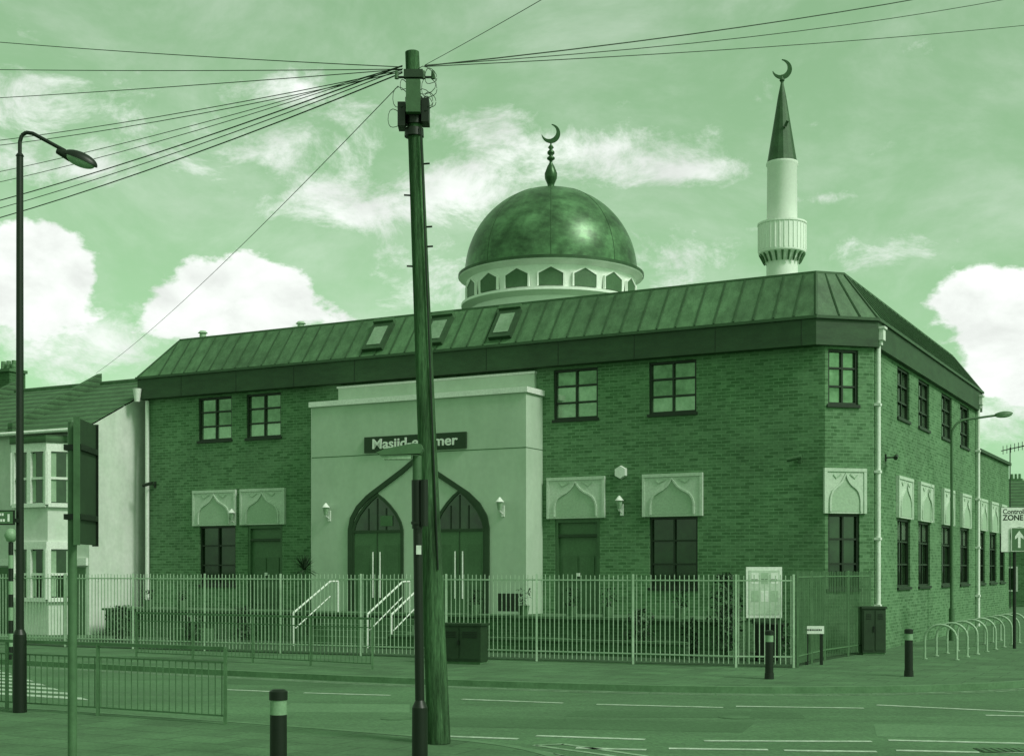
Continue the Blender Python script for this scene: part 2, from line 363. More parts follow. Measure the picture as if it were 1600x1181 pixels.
bpy.context.view_layer.update(); t_.scale=((tx1-tx0)/max(.1,t_.dimensions.x),1,1)
fb=B()
def lantern(fr,px,py,d=0):
    u,z=fr.hit(px,py)
    fb.fbox(fr,u-.05,u+.05,.002,.03,z-.28,z+.05,WHITE); fb.cyl(fr(u,.03,z-.2),fr(u,.2,z-.12),.018,.018,WHITE,6)
    fb.cyl(fr(u,.2,z-.1),fr(u,.2,z+.14),.05,.10,LAMPG,6); fb.cyl(fr(u,.2,z+.14),fr(u,.2,z+.28),.13,.02,WHITE,6); fb.cyl(fr(u,.2,z-.16),fr(u,.2,z-.1),.02,.05,WHITE,6)
lantern(FP,515,800); lantern(FP,786,792); lantern(FA,972,790); lantern(FA,368,808)
u,z=FA.hit(971,738); fb.cyl(FA(u,.002,z),FA(u,.12,z),.20,.18,WHITE,6,smooth=False)
def cctv(fr,px,py,du,m=DKF):
    u,z=fr.hit(px,py); fb.fbox(fr,u-.04,u+.04,.002,.04,z-.1,z+.1,m); fb.cyl(fr(u,.04,z),fr(u,.28,z),.02,.02,m,6)
    fb.cyl(fr(u-du*.12,.28,z+.04),fr(u+du*.26,.34,z-.04),.06,.06,m,8)
cctv(FA,1250,717,-1,GREY); cctv(FA,243,757,-1,DKF)
cctv(FR,1383,715,-1)
def downpipe(fr,u,z0=.1,zh=8.35):
    fb.cyl(fr(u,.10,z0),fr(u,.10,zh),.06,.06,WHITE,10)
    fb.fbox(fr,u-.13,u+.13,.02,.26,zh,zh+.3,WHITE); fb.fbox(fr,u-.16,u+.16,.015,.30,zh+.3,zh+.36,WHITE); fb.fbox(fr,u-.08,u+.08,.04,.2,zh-.12,zh,WHITE)
    for z in(1.2,3.0,4.8,6.6): fb.fbox(fr,u-.1,u+.1,.005,.17,z,z+.07,WHITE)
downpipe(FR,1.42); downpipe(FR,17.35); 
fb.cyl((-23.72,.18,0),(-23.72,.18,8.1),.07,.07,WHITE,10)
fb.cyl((-23.9,-.12,8.05),(-23.9,-.12,8.5),.09,.15,WHITE,8)
u=FA.hit(487,0,D)[0]; fb.cyl((u-.06,.3-D+.1,0),(u-.06,.3-D+.1,7.3),.03,.03,WHITE,8)
fb.obj('wall_fittings',mosque)
# dome
db=B()
def W2L(X,Y): dx,dy=X-CX,Y-CY; return (CA*dx-SA*dy, SA*dx+CA*dy)
dc=W2L(1.28,44.0)
R=2.83
db.lathe((dc[0],dc[1],0),[(2.62,10.2),(2.66,10.7)],MWHITE,64)
db.lathe((dc[0],dc[1],0),[(2.66,10.7),(2.95,10.82),(2.95,10.9),(2.7,10.92),(2.78,11.62),(3.02,11.74),(3.04,11.82),(2.86,11.86)],MWHITE,64,smooth=False)
db.lathe((dc[0],dc[1],0),[(3.045,11.77),(3.05,11.86),(2.84,11.92)],SPIRE,64,smooth=False)
db.lathe((dc[0],dc[1],11.9),[(R*math.cos(t*math.pi/2/24),(R-.02)*math.sin(t*math.pi/2/24)) for t in range(24)]+[(.01,R-.02)],DOME,96)
for i in range(16):
    th=2*math.pi*i/16+math.atan2(-(44.0),-(1.28))-ROT[2]
    nx,ny=math.cos(th),math.sin(th)
    f=Fr((dc[0]+nx*2.72,dc[1]+ny*2.72),(-ny,nx),(nx,ny))
    w=.40
    db.fplate(f,[(-w,10.98),(w,10.98),(w,11.36),(0,11.56),(-w,11.36)],-.1,.055,GREENP)
    db.fstrip(f,[(-w,10.96),(-w,11.36),(0,11.57),(w,11.36),(w,10.96)],.05,.0,.08,MWHITE)
    pts=[]
    for t in range(0,15):
        a=t*math.pi/2/14.5; pts.append((dc[0]+nx*(R+.002)*math.cos(a),dc[1]+ny*(R+.002)*math.cos(a),11.9+(R-.02)*math.sin(a)))
    if i%2==0: db.tube(pts,.012,SPIRE,5)
def crescent(b,c,r,m,fr_u=(1,0,0),tilt=.5):
    U=Vector(fr_u); Z=Vector((0,0,1)); n=22; o=[];i_=[]
    for j in range(n+1):
        t=j/n; a=math.radians(-90-130+ t*260)
        wd=r*.30*math.sin(math.pi*t)+.006
        pa=Vector((math.cos(a+tilt),math.sin(a+tilt)))
        o.append(pa*r); i_.append(pa*(r-wd*1.6))
    N=U.cross(Z)
    for j in range(n):
        q=[o[j],o[j+1],i_[j+1],i_[j]]
        C=Vector(c)
        b.box8([tuple(C+U*p.x+Z*p.y-N*.03) for p in q]+[tuple(C+U*p.x+Z*p.y+N*.03) for p in q],m)
top0=14.68
db.lathe((dc[0],dc[1],top0),[(.22,-.02),(.1,.08),(.12,.2),(.2,.38),(.21,.55),(.12,.78),(.05,.9),(.05,.96),(.13,1.02),(.13,1.07),(.05,1.13),(.12,1.2),(.12,1.26),(.045,1.34),(.1,1.4),(.03,1.5),(.03,1.56),(0,1.58)],GOLD,16)
UX=(CA,SA,0)
crescent(db,(dc[0],dc[1],top0+1.86),.31,GOLD,UX,.8)
db.obj('dome',mosque)
# minaret
mb=B(); mc=W2L(9.09,45.0); c0=(mc[0],mc[1],0)
mb.lathe(c0,[(.52,9.8),(.52,12.75)],MWHITE,40)
mb.lathe(c0,[(.52,12.5),(.6,12.6),(.66,12.72),(.78,12.82),(.79,12.86),(.79,13.75),(.82,13.78),(.82,13.84),(.70,13.85),(.68,13.0)],MWHITE,40,smooth=False)
for i in range(32):
    a=2*math.pi*i/32; mb.cyl((mc[0]+.795*math.cos(a),mc[1]+.795*math.sin(a),12.9),(mc[0]+.795*math.cos(a),mc[1]+.795*math.sin(a),13.76),.018,.018,MWHITE,5)
for i in range(20):
    a=2*math.pi*i/20; ca,sa=math.cos(a),math.sin(a)
    mb.cyl((mc[0]+.60*ca,mc[1]+.60*sa,12.5),(mc[0]+.74*ca,mc[1]+.74*sa,12.8),.03,.045,CONC,5)
mb.lathe(c0,[(.51,13.0),(.495,15.75),(.53,15.8),(.53,15.88)],MWHITE,40)
mb.lathe(c0,[(.50,15.84),(.50,15.9),(.47,16.05),(.3,17.1),(.14,18.1),(.05,18.55),(.05,18.6),(.09,18.66),(.04,18.75),(.02,18.85)],SPIRE,16,smooth=False)
mb.cyl((mc[0]+.2,mc[1]-.3,17.0),(mc[0]+.3,mc[1]-.35,17.15),.05,.05,SPIRE,6)
crescent(mb,(mc[0],mc[1],19.03),.33,GOLD,UX,.9)
mb.obj('minaret',mosque)
# terrace / steps in the forecourt
tb=B()
tb.box(-23.6,-1.8,-1.9,.29,0,.85,BR2); tb.box(-23.7,-1.75,-1.98,.285,.85,.92,CONC)
sx0,sx1=FP.hit(505,0,1.5)[0],FP.hit(655,0,1.5)[0]
for i in range(5): tb.box(sx0,sx1,-1.985-.32*(5-i),-1.985-.32*(4-i)-.001,0,.17*(i)+.1,CONC)
for x in (sx0-.0,sx1,(sx0+sx1)/2+.9):
    tb.tube([(x,-3.7,0),(x,-3.7,.95),(x,-1.9,1.85),(x,-1.5,1.85),(x,-1.5,.92)],.03,WHITE,8)
    tb.tube([(x,-3.6,.5),(x,-1.9,1.4)],.02,WHITE,6)
for x in(-4,-7.2,-19.5): tb.box(x,x+1.3,-3.3,-2.7,0,.38,BR2)
tb.box(-11,-2.2,-3.8,-3.6,0,.35,BR2); tb.box(-11.03,-2.17,-3.83,-3.57,.35,.41,CONC)
tb.box(-1.0,-.2,-1.2,-.6,0,.5,BR2)
u,z=FA.hit(853,938); tb.box(u-.3,u+.3,-2.1,-1.99,z-.25,z+.25,DKF)
for x in(-22,-20.5,-9.5,-7.9,-6.4,-5.3,-3.2):
    hh=random.uniform(.25,.55)
    tb.cyl((x,-1.6,.92),(x,-1.6,1.2),.13,.18,CONC,10)
    for j in range(70):
        a=random.uniform(0,6.28); q=random.uniform(0,.26); zq=1.2+random.uniform(0,hh); p=Vector((x+q*math.cos(a),-1.6+q*math.sin(a),zq)); u_=Vector((random.gauss(0,1),random.gauss(0,1),random.gauss(0,1))).normalized()*.05; v_=u_.cross(Vector((.3,.5,1))).normalized()*.03
        tb.add([p-u_,p+v_,p+u_,p-v_],[(0,1,2,3)],LEAF)
tb.obj('terrace_and_steps',mosque)
# ------------------------------------------------------------- terraced houses
def house(name,x0,x1,yf,eave,ridge,side,front,chim=None):
    e=empty(name,(CX,CY,0),ROT); b=B()
    dp=8.0; ym=yf+dp/2
    b.add([(x0,yf,0),(x1,yf,0),(x1,yf,eave),(x0,yf,eave)],[(0,1,2,3)],front)
    b.add([(x0,yf+dp,0),(x1,yf+dp,0),(x1,yf+dp,eave),(x0,yf+dp,eave)],[(0,1,2,3)],front)
    for x in(x0,x1): b.add([(x,yf,0),(x,yf+dp,0),(x,yf+dp,eave),(x,ym,ridge-.05),(x,yf,eave)],[(0,1,2,3,4)],side)
    b.obj('walls',e)
    r=B(); o=.3
    sl_=(ridge-eave)/(dp/2)
    r.add([(x0,yf-o,eave-o*sl_+.05),(x1,yf-o,eave-o*sl_+.05),(x1,ym,ridge),(x0,ym,ridge)],[(0,1,2,3)],TILE)
    r.add([(x0,yf+dp+o,eave-o*sl_+.05),(x1,yf+dp+o,eave-o*sl_+.05),(x1,ym,ridge),(x0,ym,ridge)],[(0,1,2,3)],TILE)
    r.cyl((x0,ym,ridge),(x1,ym,ridge),.1,.1,TILE,8)
    r.box8([(x0-.12,yf-.2,eave-.1),(x0+.12,yf-.2,eave-.1),(x0+.12,ym,ridge),(x0-.12,ym,ridge),(x0-.12,yf-.2,eave+.28),(x0+.12,yf-.2,eave+.28),(x0+.12,ym,ridge+.4),(x0-.12,ym,ridge+.4)],TILE)
    r.cyl((x0,yf-.38,eave-.12),(x1,yf-.38,eave-.12),.07,.07,WHITE,8)
    if chim is not None:
        x=chim
        r.box(x-.5,x+.5,ym+.3,ym+1.1,ridge-.8,ridge+.9,BR2); r.box(x-.56,x+.56,ym+.24,ym+1.16,ridge+.9,ridge+1.02,CONC)
        for i in range(3): r.cyl((x-.3+.3*i,ym+.7,ridge+1.02),(x-.3+.3*i,ym+.7,ridge+1.4),.11,.09,BR,8)
    r.obj('roof',e)
    w=B(); c=(x0+x1)/2-.15; hw=1.25
    def ring(z0,z1,m,g=0):
        p=[(c-hw,yf-.01),(c-hw+.45,yf-.75-g),(c+hw-.45,yf-.75-g),(c+hw,yf-.01)]
        p=[(c+(a-c)*(1+g*.6),y) for a,y in p]; w.prism(p,z0,z1,m)
    ring(0,1.2,RENDW); ring(1.2,2.9,GLD); ring(2.9,3.15,WHITE,.1); ring(3.15,4.4,RENDW); ring(4.4,6.2,GLD); ring(6.2,6.5,WHITE,.1); ring(6.5,6.75,TILE,.15)
    p=[(c-hw,yf-.01),(c-hw+.45,yf-.75),(c+hw-.45,yf-.75),(c+hw,yf-.01)]
    for z0,z1 in((1.2,2.9),(4.4,6.2)):
        for (a,bq) in zip(p,p[1:]):
            f=Fr(a,(bq[0]-a[0],bq[1]-a[1]),((bq[1]-a[1]),-(bq[0]-a[0]))); Ln=(Vector(bq)-Vector(a)).length
            nn=2 if Ln>1 else 1
            for i in range(nn+1):
                uu_=Ln*i/nn; w.fbox(f,uu_-.09,uu_+.09,.003,.1,z0,z1,WHITE)
            w.fbox(f,0,Ln,.002,.07,(z0+z1)/2-.04,(z0+z1)/2+.04,WHITE); w.fbox(f,0,Ln,.001,.12,z0-.08,z0+.06,WHITE)
            for i in range(nn):
                w.fbox(f,Ln*i/nn+.1,Ln*(i+.32)/nn,.0015,.01,z0+.1,z1-.05,BLIND); w.fbox(f,Ln*(i+.7)/nn,Ln*(i+1)/nn-.1,.0015,.01,z0+.1,z1-.05,BLIND)
    f=Fr((0,yf),(1,0),(0,-1))
    w.fbox(f,x1-.95,x1-.15,.002,.04,0,2.3,DOOR); w.fbox(f,x1-1.05,x1-.05,.002,.1,2.35,2.6,WHITE)
    w.obj('bay_windows',e)
    return e
house('terraced_house',-28.0,-24.4,-1.85,7.05,9.2,RENDW,RENDW)
house('terraced_house',-32.6,-28.02,-1.85,7.05,9.2,RENDW,RENDW)
house('terraced_house',-37.2,-32.62,-1.85,7.05,9.2,RENDW,BR,chim=-33.7)
house('terraced_house',-41.8,-37.22,-1.85,7.05,9.2,RENDW,RENDW)
for i,(X,Y) in enumerate(((31,80),(35.5,88),(42,97),(27,95))):
    e=empty('distant_house',(X,Y,0),(0,0,ROT[2])); b=B()
    b.box(-3,3,0,8,0,5.6,BR); 
    b.add([(-3.3,-.3,5.5),(3.3,-.3,5.5),(3.3,4,7.8),(-3.3,4,7.8)],[(0,1,2,3)],TILE); b.add([(-3.3,8.3,5.5),(3.3,8.3,5.5),(3.3,4,7.8),(-3.3,4,7.8)],[(0,1,2,3)],TILE)
    for x in(-3,3): b.add([(x,0,5.6),(x,8,5.6),(x,4,7.7)],[(0,1,2)],BR)
    b.box(-3.2,-2.3,3.6,4.5,7.2,8.5,BR)
    for x in(-3.0,-2.75,-2.5): b.cyl((x,4,8.5),(x,4,8.85),.1,.09,BR,6)
    b.obj('walls_and_roof',e)
    f=Fr((0,0),(1,0),(0,-1)); w=B()
    for u in(-2,.6):
        for z in(.9,3.4): w.fbox(f,u,u+1.3,.003,.05,z,z+1.5,WHITE); w.fbox(f,u+.1,u+.6,.051,.06,z+.1,z+1.4,GLD); w.fbox(f,u+.7,u+1.2,.051,.06,z+.1,z+1.4,GLD)
    w.obj('windows',e)
b=B(); X,Y=28.5,76.5
b.cyl((X,Y,0),(X,Y,9.2),.03,.03,DKF,6); b.cyl((X-.5,Y,9.0),(X+.9,Y,9.3),.025,.025,DKF,6)
for i in range(6): b.cyl((X-.4+.22*i,Y-.3,9.03+.05*i),(X-.4+.22*i,Y+.3,9.03+.05*i),.02,.02,DKF,5); b.cyl((X-.4+.22*i,Y,8.8+.05*i),(X-.4+.22*i,Y,9.28+.05*i),.02,.02,DKF,5)
b.obj('television_antenna')
# ---------------------------------------------------------------- ground
def sheet(name,pts,z,m):
    b=B(); b.add([(x,y,z) for x,y in pts],[tuple(range(len(pts)))],m); return b.obj(name)
sheet('ground',[(-900,-300),(900,-300),(900,1200),(-900,1200)],-.13,GROUND)
sheet('road',[(-80,-40),(80,-40),(80,130),(-80,130)],-.12,ROAD)
def smooth(pts,it=2):
    for _ in range(it):
        q=[pts[0]]
        for a,c in zip(pts,pts[1:]): q+=[(a[0]*.75+c[0]*.25,a[1]*.75+c[1]*.25),(a[0]*.25+c[0]*.75,a[1]*.25+c[1]*.75)]
        pts=q+[pts[-1]]
    return pts
def pavement(name,kerb,rest,m,side):
    b=B(); n=len(kerb); ins=[]
    for i,p in enumerate(kerb):
        a=Vector(kerb[max(0,i-1)]); c=Vector(kerb[min(n-1,i+1)]); t=(c-a).normalized(); nv=Vector((-t.y,t.x))*side*.15; ins.append((p[0]+nv.x,p[1]+nv.y))
    for i in range(n-1):
        a,c,d,e=kerb[i],kerb[i+1],ins[i+1],ins[i]
        b.add([(a[0],a[1],-.13),(c[0],c[1],-.13),(c[0],c[1],.0),(a[0],a[1],.0)],[(0,1,2,3)],KERB)
        b.add([(a[0],a[1],.0),(c[0],c[1],.0),(d[0],d[1],.0),(e[0],e[1],.0)],[(0,1,2,3)],KERB)
    pts=ins+rest; b.add([(x,y,-.004) for x,y in pts],[tuple(range(len(pts)))],m)
    return b.obj(name)
K=smooth([(-60,62),(-30,43),(-12.8,33.0),(-6.4,29.4),(-2.1,27.1),(3.5,25.1),(7.2,25.2),(10.1,26.3),(12.8,28.8),(16,34),(34,67),(60,115)])
pavement('pavement',K,[(20,118),(-60,118)],PAVE,1)
N=smooth([(-60,46),(-25,29.5),(-8.3,21.7),(-4.2,19.6),(-.84,17.6),(.1,16.8),(.7,15.6),(1.15,13.6),(1.3,10),(1.3,-30)])
pavement('pavement',N,[(-60,-30)],PAVE,-1)
pavement('pavement',smooth([(16.5,-35),(17,10),(20,24),(24,33),(42,66),(68,114)]),[(79,114),(79,-35)],PAVE,-1)
yp=[L2W(-24,.25),L2W(.1,.25),L2W(1.1,1.2),(9.5,35.6),(7.65,32.7),(6.3,30.2),(-12.8,38.3),(-15,40)]
sheet('yard_paving',yp,.004,YARD)
def G(px,py,z=0.0):
    d=F*(EYE-z)/(py-HZ); return ((px-800)/F*d,d)
mk=B(); mz=-.12+.005
def line(p0,p1,w,m=MARK,z=None):
    a=Vector(G(*p0,-.12)); c=Vector(G(*p1,-.12)); t=(c-a).normalized(); nv=Vector((-t.y,t.x))*w/2
    mk.add([(*(a-nv),z or mz),(*(c-nv),z or mz),(*(c+nv),z or mz),(*(a+nv),z or mz)],[(0,1,2,3)],m)
for p0,p1 in(((352,1077),(450,1081)),((475,1082),(610,1086)),((722,1092),(880,1098)),((932,1100),(1130,1105)),((1150,1103),(1350,1106)),((1370,1101),(1600,1112)),((1540,1117),(1640,1119))):
    line(p0,p1,.12)
for p0,p1 in(((700,1150),(810,1154)),((838,1149),(1008,1155)),((1100,1157),(1362,1158)),((1388,1156),(1640,1162)),((900,1168),(1010,1171)),((1045,1169),(1200,1171)),((1225,1172),(1370,1174)),((1400,1172),(1530,1175)),((1545,1174),(1640,1176))):
    line(p0,p1,.14)
for p0,p1 in(((835,1164),(960,1181)),((880,1162),(1010,1181)),((835,1164),(880,1162)),((850,1176),(930,1190))): line(p0,p1,.1,MARKY)
def offline(kl,off,w,m,i0,i1):
    for i in range(i0,i1):
        a,c=Vector(kl[i]),Vector(kl[i+1]); t=(c-a).normalized(); nv=Vector((-t.y,t.x)); a2=a+nv*off; c2=c+nv*off
        mk.add([(*(a2-nv*w/2),mz),(*(c2-nv*w/2),mz),(*(c2+nv*w/2),mz),(*(a2+nv*w/2),mz)],[(0,1,2,3)],m)
for o in(-.25,-.45): offline(K,o,.07,MARKY,4,len(K)-2)
for o in(.25,.45): offline(N,o,.07,MARKY,4,len(N)-2)
for i in range(9):
    t=i*1.15; 
    a=Vector((-12.6,32.2))+Vector((.52,-.86))*t
    u=Vector((-.88,.47)); w=Vector((.52,-.86))*.55
    q=[a,a+u*3.2,a+u*3.2+w,a+w]; mk.add([(p.x,p.y,mz) for p in q],[(0,1,2,3)],MARK)
mk.obj('road_markings')
pb2=B()
for q,m in(([(455,1098),(640,1100),(640,1113),(430,1112)],PATCH),([(900,1110),(1250,1113),(1260,1122),(880,1119)],PATCHD),([(700,1120),(1180,1128),(1160,1144),(680,1134)],PATCHD),([(1365,1130),(1600,1136),(1600,1154),(1370,1150)],PATCH),([(350,1060),(560,1066),(540,1072),(350,1068)],PATCHD)):
    pb2.add([(*G(x,y,-.12),-.12+.002) for x,y in q],[(0,1,2,3)],m)
pb2.obj('asphalt_repair')
mh=B()
for px,py,r in((1150,1120,.28),(620,1122,.26)):
    x,y=G(px,py,-.12); mh.cyl((x,y,-.125),(x,y,-.114),r,r,PATCHD,24); mh.cyl((x,y,-.114),(x,y,-.112),r*.8,r*.8,CONC,24)
x,y=G(1565,1172,-.12); mh.box(x-.3,x+.3,y-.2,y+.2,-.125,-.112,CAB)
for i in range(6): mh.box(x-.27+i*.095,x-.22+i*.095,y-.17,y+.17,-.111,-.107,CONC)
mh.obj('manhole_cover')
# ---------------------------------------------------------------- fences
def fence(name,pts,h,sp,m,r=.011,z0=.08,over=.12,post=2.5,rails=(.25,)):
    b=B()
    for k_,(a,c) in enumerate(zip(pts,pts[1:])):
        a=Vector(a);c=Vector(c);L=(c-a).length;t=(c-a)/L; n=int(L/sp)
        for i in range(n):
            p=a+t*(L*(i+.5)/n); b.cyl((p.x,p.y,z0),(p.x+random.uniform(-.006,.006),p.y,h+random.uniform(-.015,.015)),r,r,m,4,smooth=False)
        for z in rails+(h-over,): b.cyl((a.x,a.y,z),(c.x,c.y,z),.022,.022,m,4,smooth=False)
        n=max(1,round(L/post))
        for i in range(1 if k_ else 0,n+1):
            p=a+t*(L*i/n); b.cyl((p.x,p.y,0),(p.x,p.y,h+.02),.035,.035,m,4,smooth=False)
    return b.obj(name)
fence('metal_fence',[(-27.5,45.0),(-12.8,38.3),(5.06,30.2),(6.33,30.05)],2.08,.115,GALV,r=.0135)
fence('metal_gate',[(6.45,30.2),(7.65,32.7),(9.5,35.5)],2.16,.115,GALVD,r=.0135,post=1.6)
def guard(name,pts,h,m,sp=.12,post=2.0,r=.009):
    b=B()
    for k_,(a,c) in enumerate(zip(pts,pts[1:])):
        a=Vector(a);c=Vector(c);L=(c-a).length;t=(c-a)/L
        n=max(1,round(L/post))
        for i in range(1 if k_ else 0,n+1):
            p=a+t*(L*i/n); b.cyl((p.x,p.y,-.01),(p.x,p.y,h-.003),.032,.032,m,4,smooth=False)
        b.cyl((a.x,a.y,h),(c.x,c.y,h),.034,.034,m,4,smooth=False)
        for z in(.12,h-.2): b.cyl((a.x,a.y,z),(c.x,c.y,z),.017,.017,m,4,smooth=False)
        n=int(L/sp)
        for i in range(n): 
            p=a+t*(L*(i+.5)/n); b.cyl((p.x,p.y,.12),(p.x,p.y,h-.2),r,r,m,4,smooth=False)
    return b.obj(name)
guard('guard_railing',[G(352,1131),G(153,1117),G(-120,1099),G(-420,1082)],1.08,GALVD)
guard('guard_railing',[G(582,1045),G(395,1035),G(213,1026)],1.12,GALVD)
# ---------------------------------------------------------------- street lamp (left)
def at(px,py,d): return Vector(((px-800)/F*d,d,EYE+(HZ-py)*d/F))
b=B(); d=20.7; X=-7.62
b.cyl((X,d,0),(X,d,1.2),.105,.10,BLACK,16); b.cyl((X,d,1.2),(X,d,1.28),.10,.065,BLACK,16); b.cyl((X,d,1.28),(X,d,8.6),.062,.052,BLACK,14)
b.cyl((X,d,8.6),(X,d,8.64),.065,.04,BLACK,14)
P=[(X,d,8.6),(X,d,8.82),(X+.03,d,8.92),(X+.10,d,8.965),(X+.2,d,8.95),(X+.70,d,8.68)]
b.tube(P,.03,BLACK,10)
c=Vector((X+.93,d,8.535)); ax=Vector((.87,0,-.36)).normalized(); up=Vector((.36,0,.87)).normalized(); sd=Vector((0,1,0))
def ell(b,c,ax,up,sd,a,h,w,m,half):
    nU,nV=20,8; vs=[]
    for j in range(nV+1):
        ph=math.pi/2*j/nV
        for i in range(nU):
            th=2*math.pi*i/nU; vs.append(c+ax*a*math.cos(th)*math.cos(ph)+sd*w*math.sin(th)*math.cos(ph)+up*h*math.sin(ph)*half)
    b.add(vs,[(j*nU+i,j*nU+(i+1)%nU,(j+1)*nU+(i+1)%nU,(j+1)*nU+i) for j in range(nV) for i in range(nU)],m,True)
ell(b,c,ax,up,sd,.29,.13,.14,BLACK,1); ell(b,c,ax,up,sd,.25,.10,.12,LAMPG,-1)
b.cyl(c-ax*.38,c-ax*.15,.045,.085,BLACK,10)
b.obj('street_lamp')
b=B(); z0=EYE+(HZ-820)*20.6/F; z1=EYE+(HZ-797)*20.6/F
b.box(X-.6,X-.03,20.55,20.58,z0,z1,BLACK); b.box(X-.58,X-.05,20.544,20.549,z0+.02,z1-.02,BLUE)
for k_ in range(2):
    xx=X-.56
    while xx<X-.2:
        w=random.uniform(.02,.04); b.box(xx,xx+w,20.54,20.543,z0+.05+k_*.09,z0+.09+k_*.09,LET); xx+=w+.012
b.box(X-.13,X-.10,20.54,20.543,z0+.05,z1-.06,LET)
b.box(X-.03,X+.03,20.55,20.62,z0+.04,z0+.1,BLACK)
b.obj('direction_sign')
b=B(); d=41.8; X=13.75; m=POST
b.cyl((X,d,0),(X,d,1.0),.09,.09,m,12); b.cyl((X,d,1.0),(X,d,6.4),.055,.045,m,12)
q=[(X,d,6.4)]
for i in range(1,7):
    a=i/6*math.radians(80); q.append((X+.5*(1-math.cos(a)),d,6.4+.5*math.sin(a)))
q.append((X+1.35,d,7.02)); b.tube(q,.035,m,8)
ell(b,Vector((X+1.62,d,7.05)),Vector((1,0,.1)).normalized(),Vector((-.1,0,1)).normalized(),Vector((0,1,0)),.30,.1,.13,m,1)
ell(b,Vector((X+1.62,d,7.05)),Vector((1,0,.1)).normalized(),Vector((-.1,0,1)).normalized(),Vector((0,1,0)),.28,.1,.12,LAMPG,-1)
b.obj('street_lamp')
# ---------------------------------------------------------------- telegraph pole
b=B(); d=17.0; base=Vector((-.93,d,0)); tp=Vector((-1.27,d,EYE+(HZ-82)*d/F)); ax=(tp-base)
nS=28
for i in range(nS):
    a=base+ax*(i/nS); c=base+ax*((i+1)/nS); f_=lambda t:.152-.085*t+.022*t*t
    b.cyl(a,c,f_(i/nS),f_((i+1)/nS),WOOD,18,cap=(i in(0,nS-1)))
def PP(z): return base+ax*((z)/tp.z)
for z,s in((6.05,-1),(6.55,1),(6.95,-1),(7.35,1),(6.3,1)):
    p=PP(z); b.cyl(p,p+Vector((s*.17,-.04,0)),.012,.012,BLACK,6)
p=PP(8.1); b.cyl(PP(7.85),PP(8.2),.118,.112,BLACK,14)
for s,zz_ in((-1,0),(1,.05)): b.box(p.x+s*.15-.05,p.x+s*.15+.045,d-.14,d+.1,7.80+zz_,8.1+zz_,BLACK)
b.box(p.x-.09,p.x+.09,d-.21,d-.1,7.95,8.36,GREY); b.box(p.x-.12,p.x+.12,d-.17,d-.09,8.4,8.5,CAB)
b.cyl((p.x,d,7.7),(p.x,d,7.8),.125,.12,BLACK,14)
b.cyl((p.x-.24,d-.02,8.45),(p.x+.24,d-.02,8.45),.016,.016,BLACK,6)
for s in(-.22,-.1,.12,.24): b.cyl((p.x+s,d-.02,8.43),(p.x+s,d-.02,8.53),.028,.02,GREY,8)
for j in range(9):
    s=1 if j%3 else -1; cx=p.x+s*random.uniform(.12,.24); cz=random.uniform(7.85,8.45); rr=random.uniform(.06,.18)
    pts=[(cx+rr*.75*math.cos(t/14*6.28),d-.1+.05*math.sin(t),cz+rr*math.sin(t/14*6.28)) for t in range(15)]
    b.tube(pts,.0045,WIRE,4)
b.tube([tuple(PP(z)+Vector((.08,-.12,0))) for z in(2.2,4,6,7.8)],.012,BLACK,5)
b.obj('telegraph_pole')
# wires
cu=bpy.data.curves.new('overhead_wires','CURVE'); cu.dimensions='3D'; cu.bevel_depth=.0058; cu.materials.append(WIRE)
def wirep(a,c,sag,r=1.0):
    sp=cu.splines.new('POLY'); n=24; sp.points.add(n)
    for i in range(n+1):
        t=i/n; p=a.lerp(c,t); p=Vector((p.x,p.y,p.z-4*sag*t*(1-t))); sp.points[i].co=(*p,1); sp.points[i].radius=r
Lp=at(628,108,17.0); Rp=at(664,102,17.0)
for y0,dd,sag,r in((66,30,.15,1),(108,30,.1,1),(152,31,.1,1),(216,33,.4,1),(222,33,.5,1),(268,34,.45,.9),(284,34,.55,.9),(314,36,.55,1.5),(324,36,.6,1.1),(336,36,.65,1.5)):
    ye=(y0-sag*2089/24*.9-48)/.557
    wirep(Lp+Vector((0,random.uniform(-.1,.1),random.uniform(-.04,.06))),at(-500,ye,dd),sag,r)
for (px,py,dd),sag,r in(((2100,-170,34),.5,1.4),((2100,-145,35),.65,1.0),((2100,-30,38),.3,1.0)):
    wirep(Rp+Vector((0,random.uniform(-.08,.08),random.uniform(-.03,.04))),at(px,py,dd),sag,r)
wirep(Rp,at(1100,-150,9),.02,.6)
wirep(at(622,135,17),at(150,583,47.5),.25,.9)
o=bpy.data.objects.new('overhead_wires',cu); S.collection.objects.link(o)
# ---------------------------------------------------------------- black post with light head
b=B(); d=14.6; X=(656-800)/F*d
b.cyl((X,d,0),(X,d,.70),.088,.085,BLACK,16); b.cyl((X,d,.70),(X,d,.78),.085,.05,BLACK,16)
b.cyl((X,d,.78),(X-.025,d,2.7),.052,.05,BLACK,14)
zA=EYE+(HZ-822)*d/F; zB=EYE+(HZ-750)*d/F; zC=EYE+(HZ-712)*d/F
b.cyl((X-.025,d,2.65),(X-.03,d,zB),.062,.062,BLACK,14); b.cyl((X-.03,d,zB),(X-.03,d,zC),.05,.05,GREY,14)
b.cyl((X+.05,d-.05,zA),(X+.05,d-.05,zB),.045,.045,BLACK,10)
b.box(X-.09,X-.0,d-.075,d-.055,zA+.02,zA+.05,BLACK)
zh=EYE+(HZ-705)*d/F
hd=[(-.46,-.02),(-.40,-.05),(.02,-.03),(.05,.02),(.03,.07),(-.05,.08),(-.36,.02)]
fh=Fr((X-.01,d),(1,0),(0,-1)); b.fplate(fh,[(u,zh+z) for u,z in hd],-.1,.1,POST)
b.fplate(fh,[(-.42,zh-.052),(-.08,zh-.044),(-.08,zh-.088),(-.38,zh-.09)],-.08,.08,LAMPG)
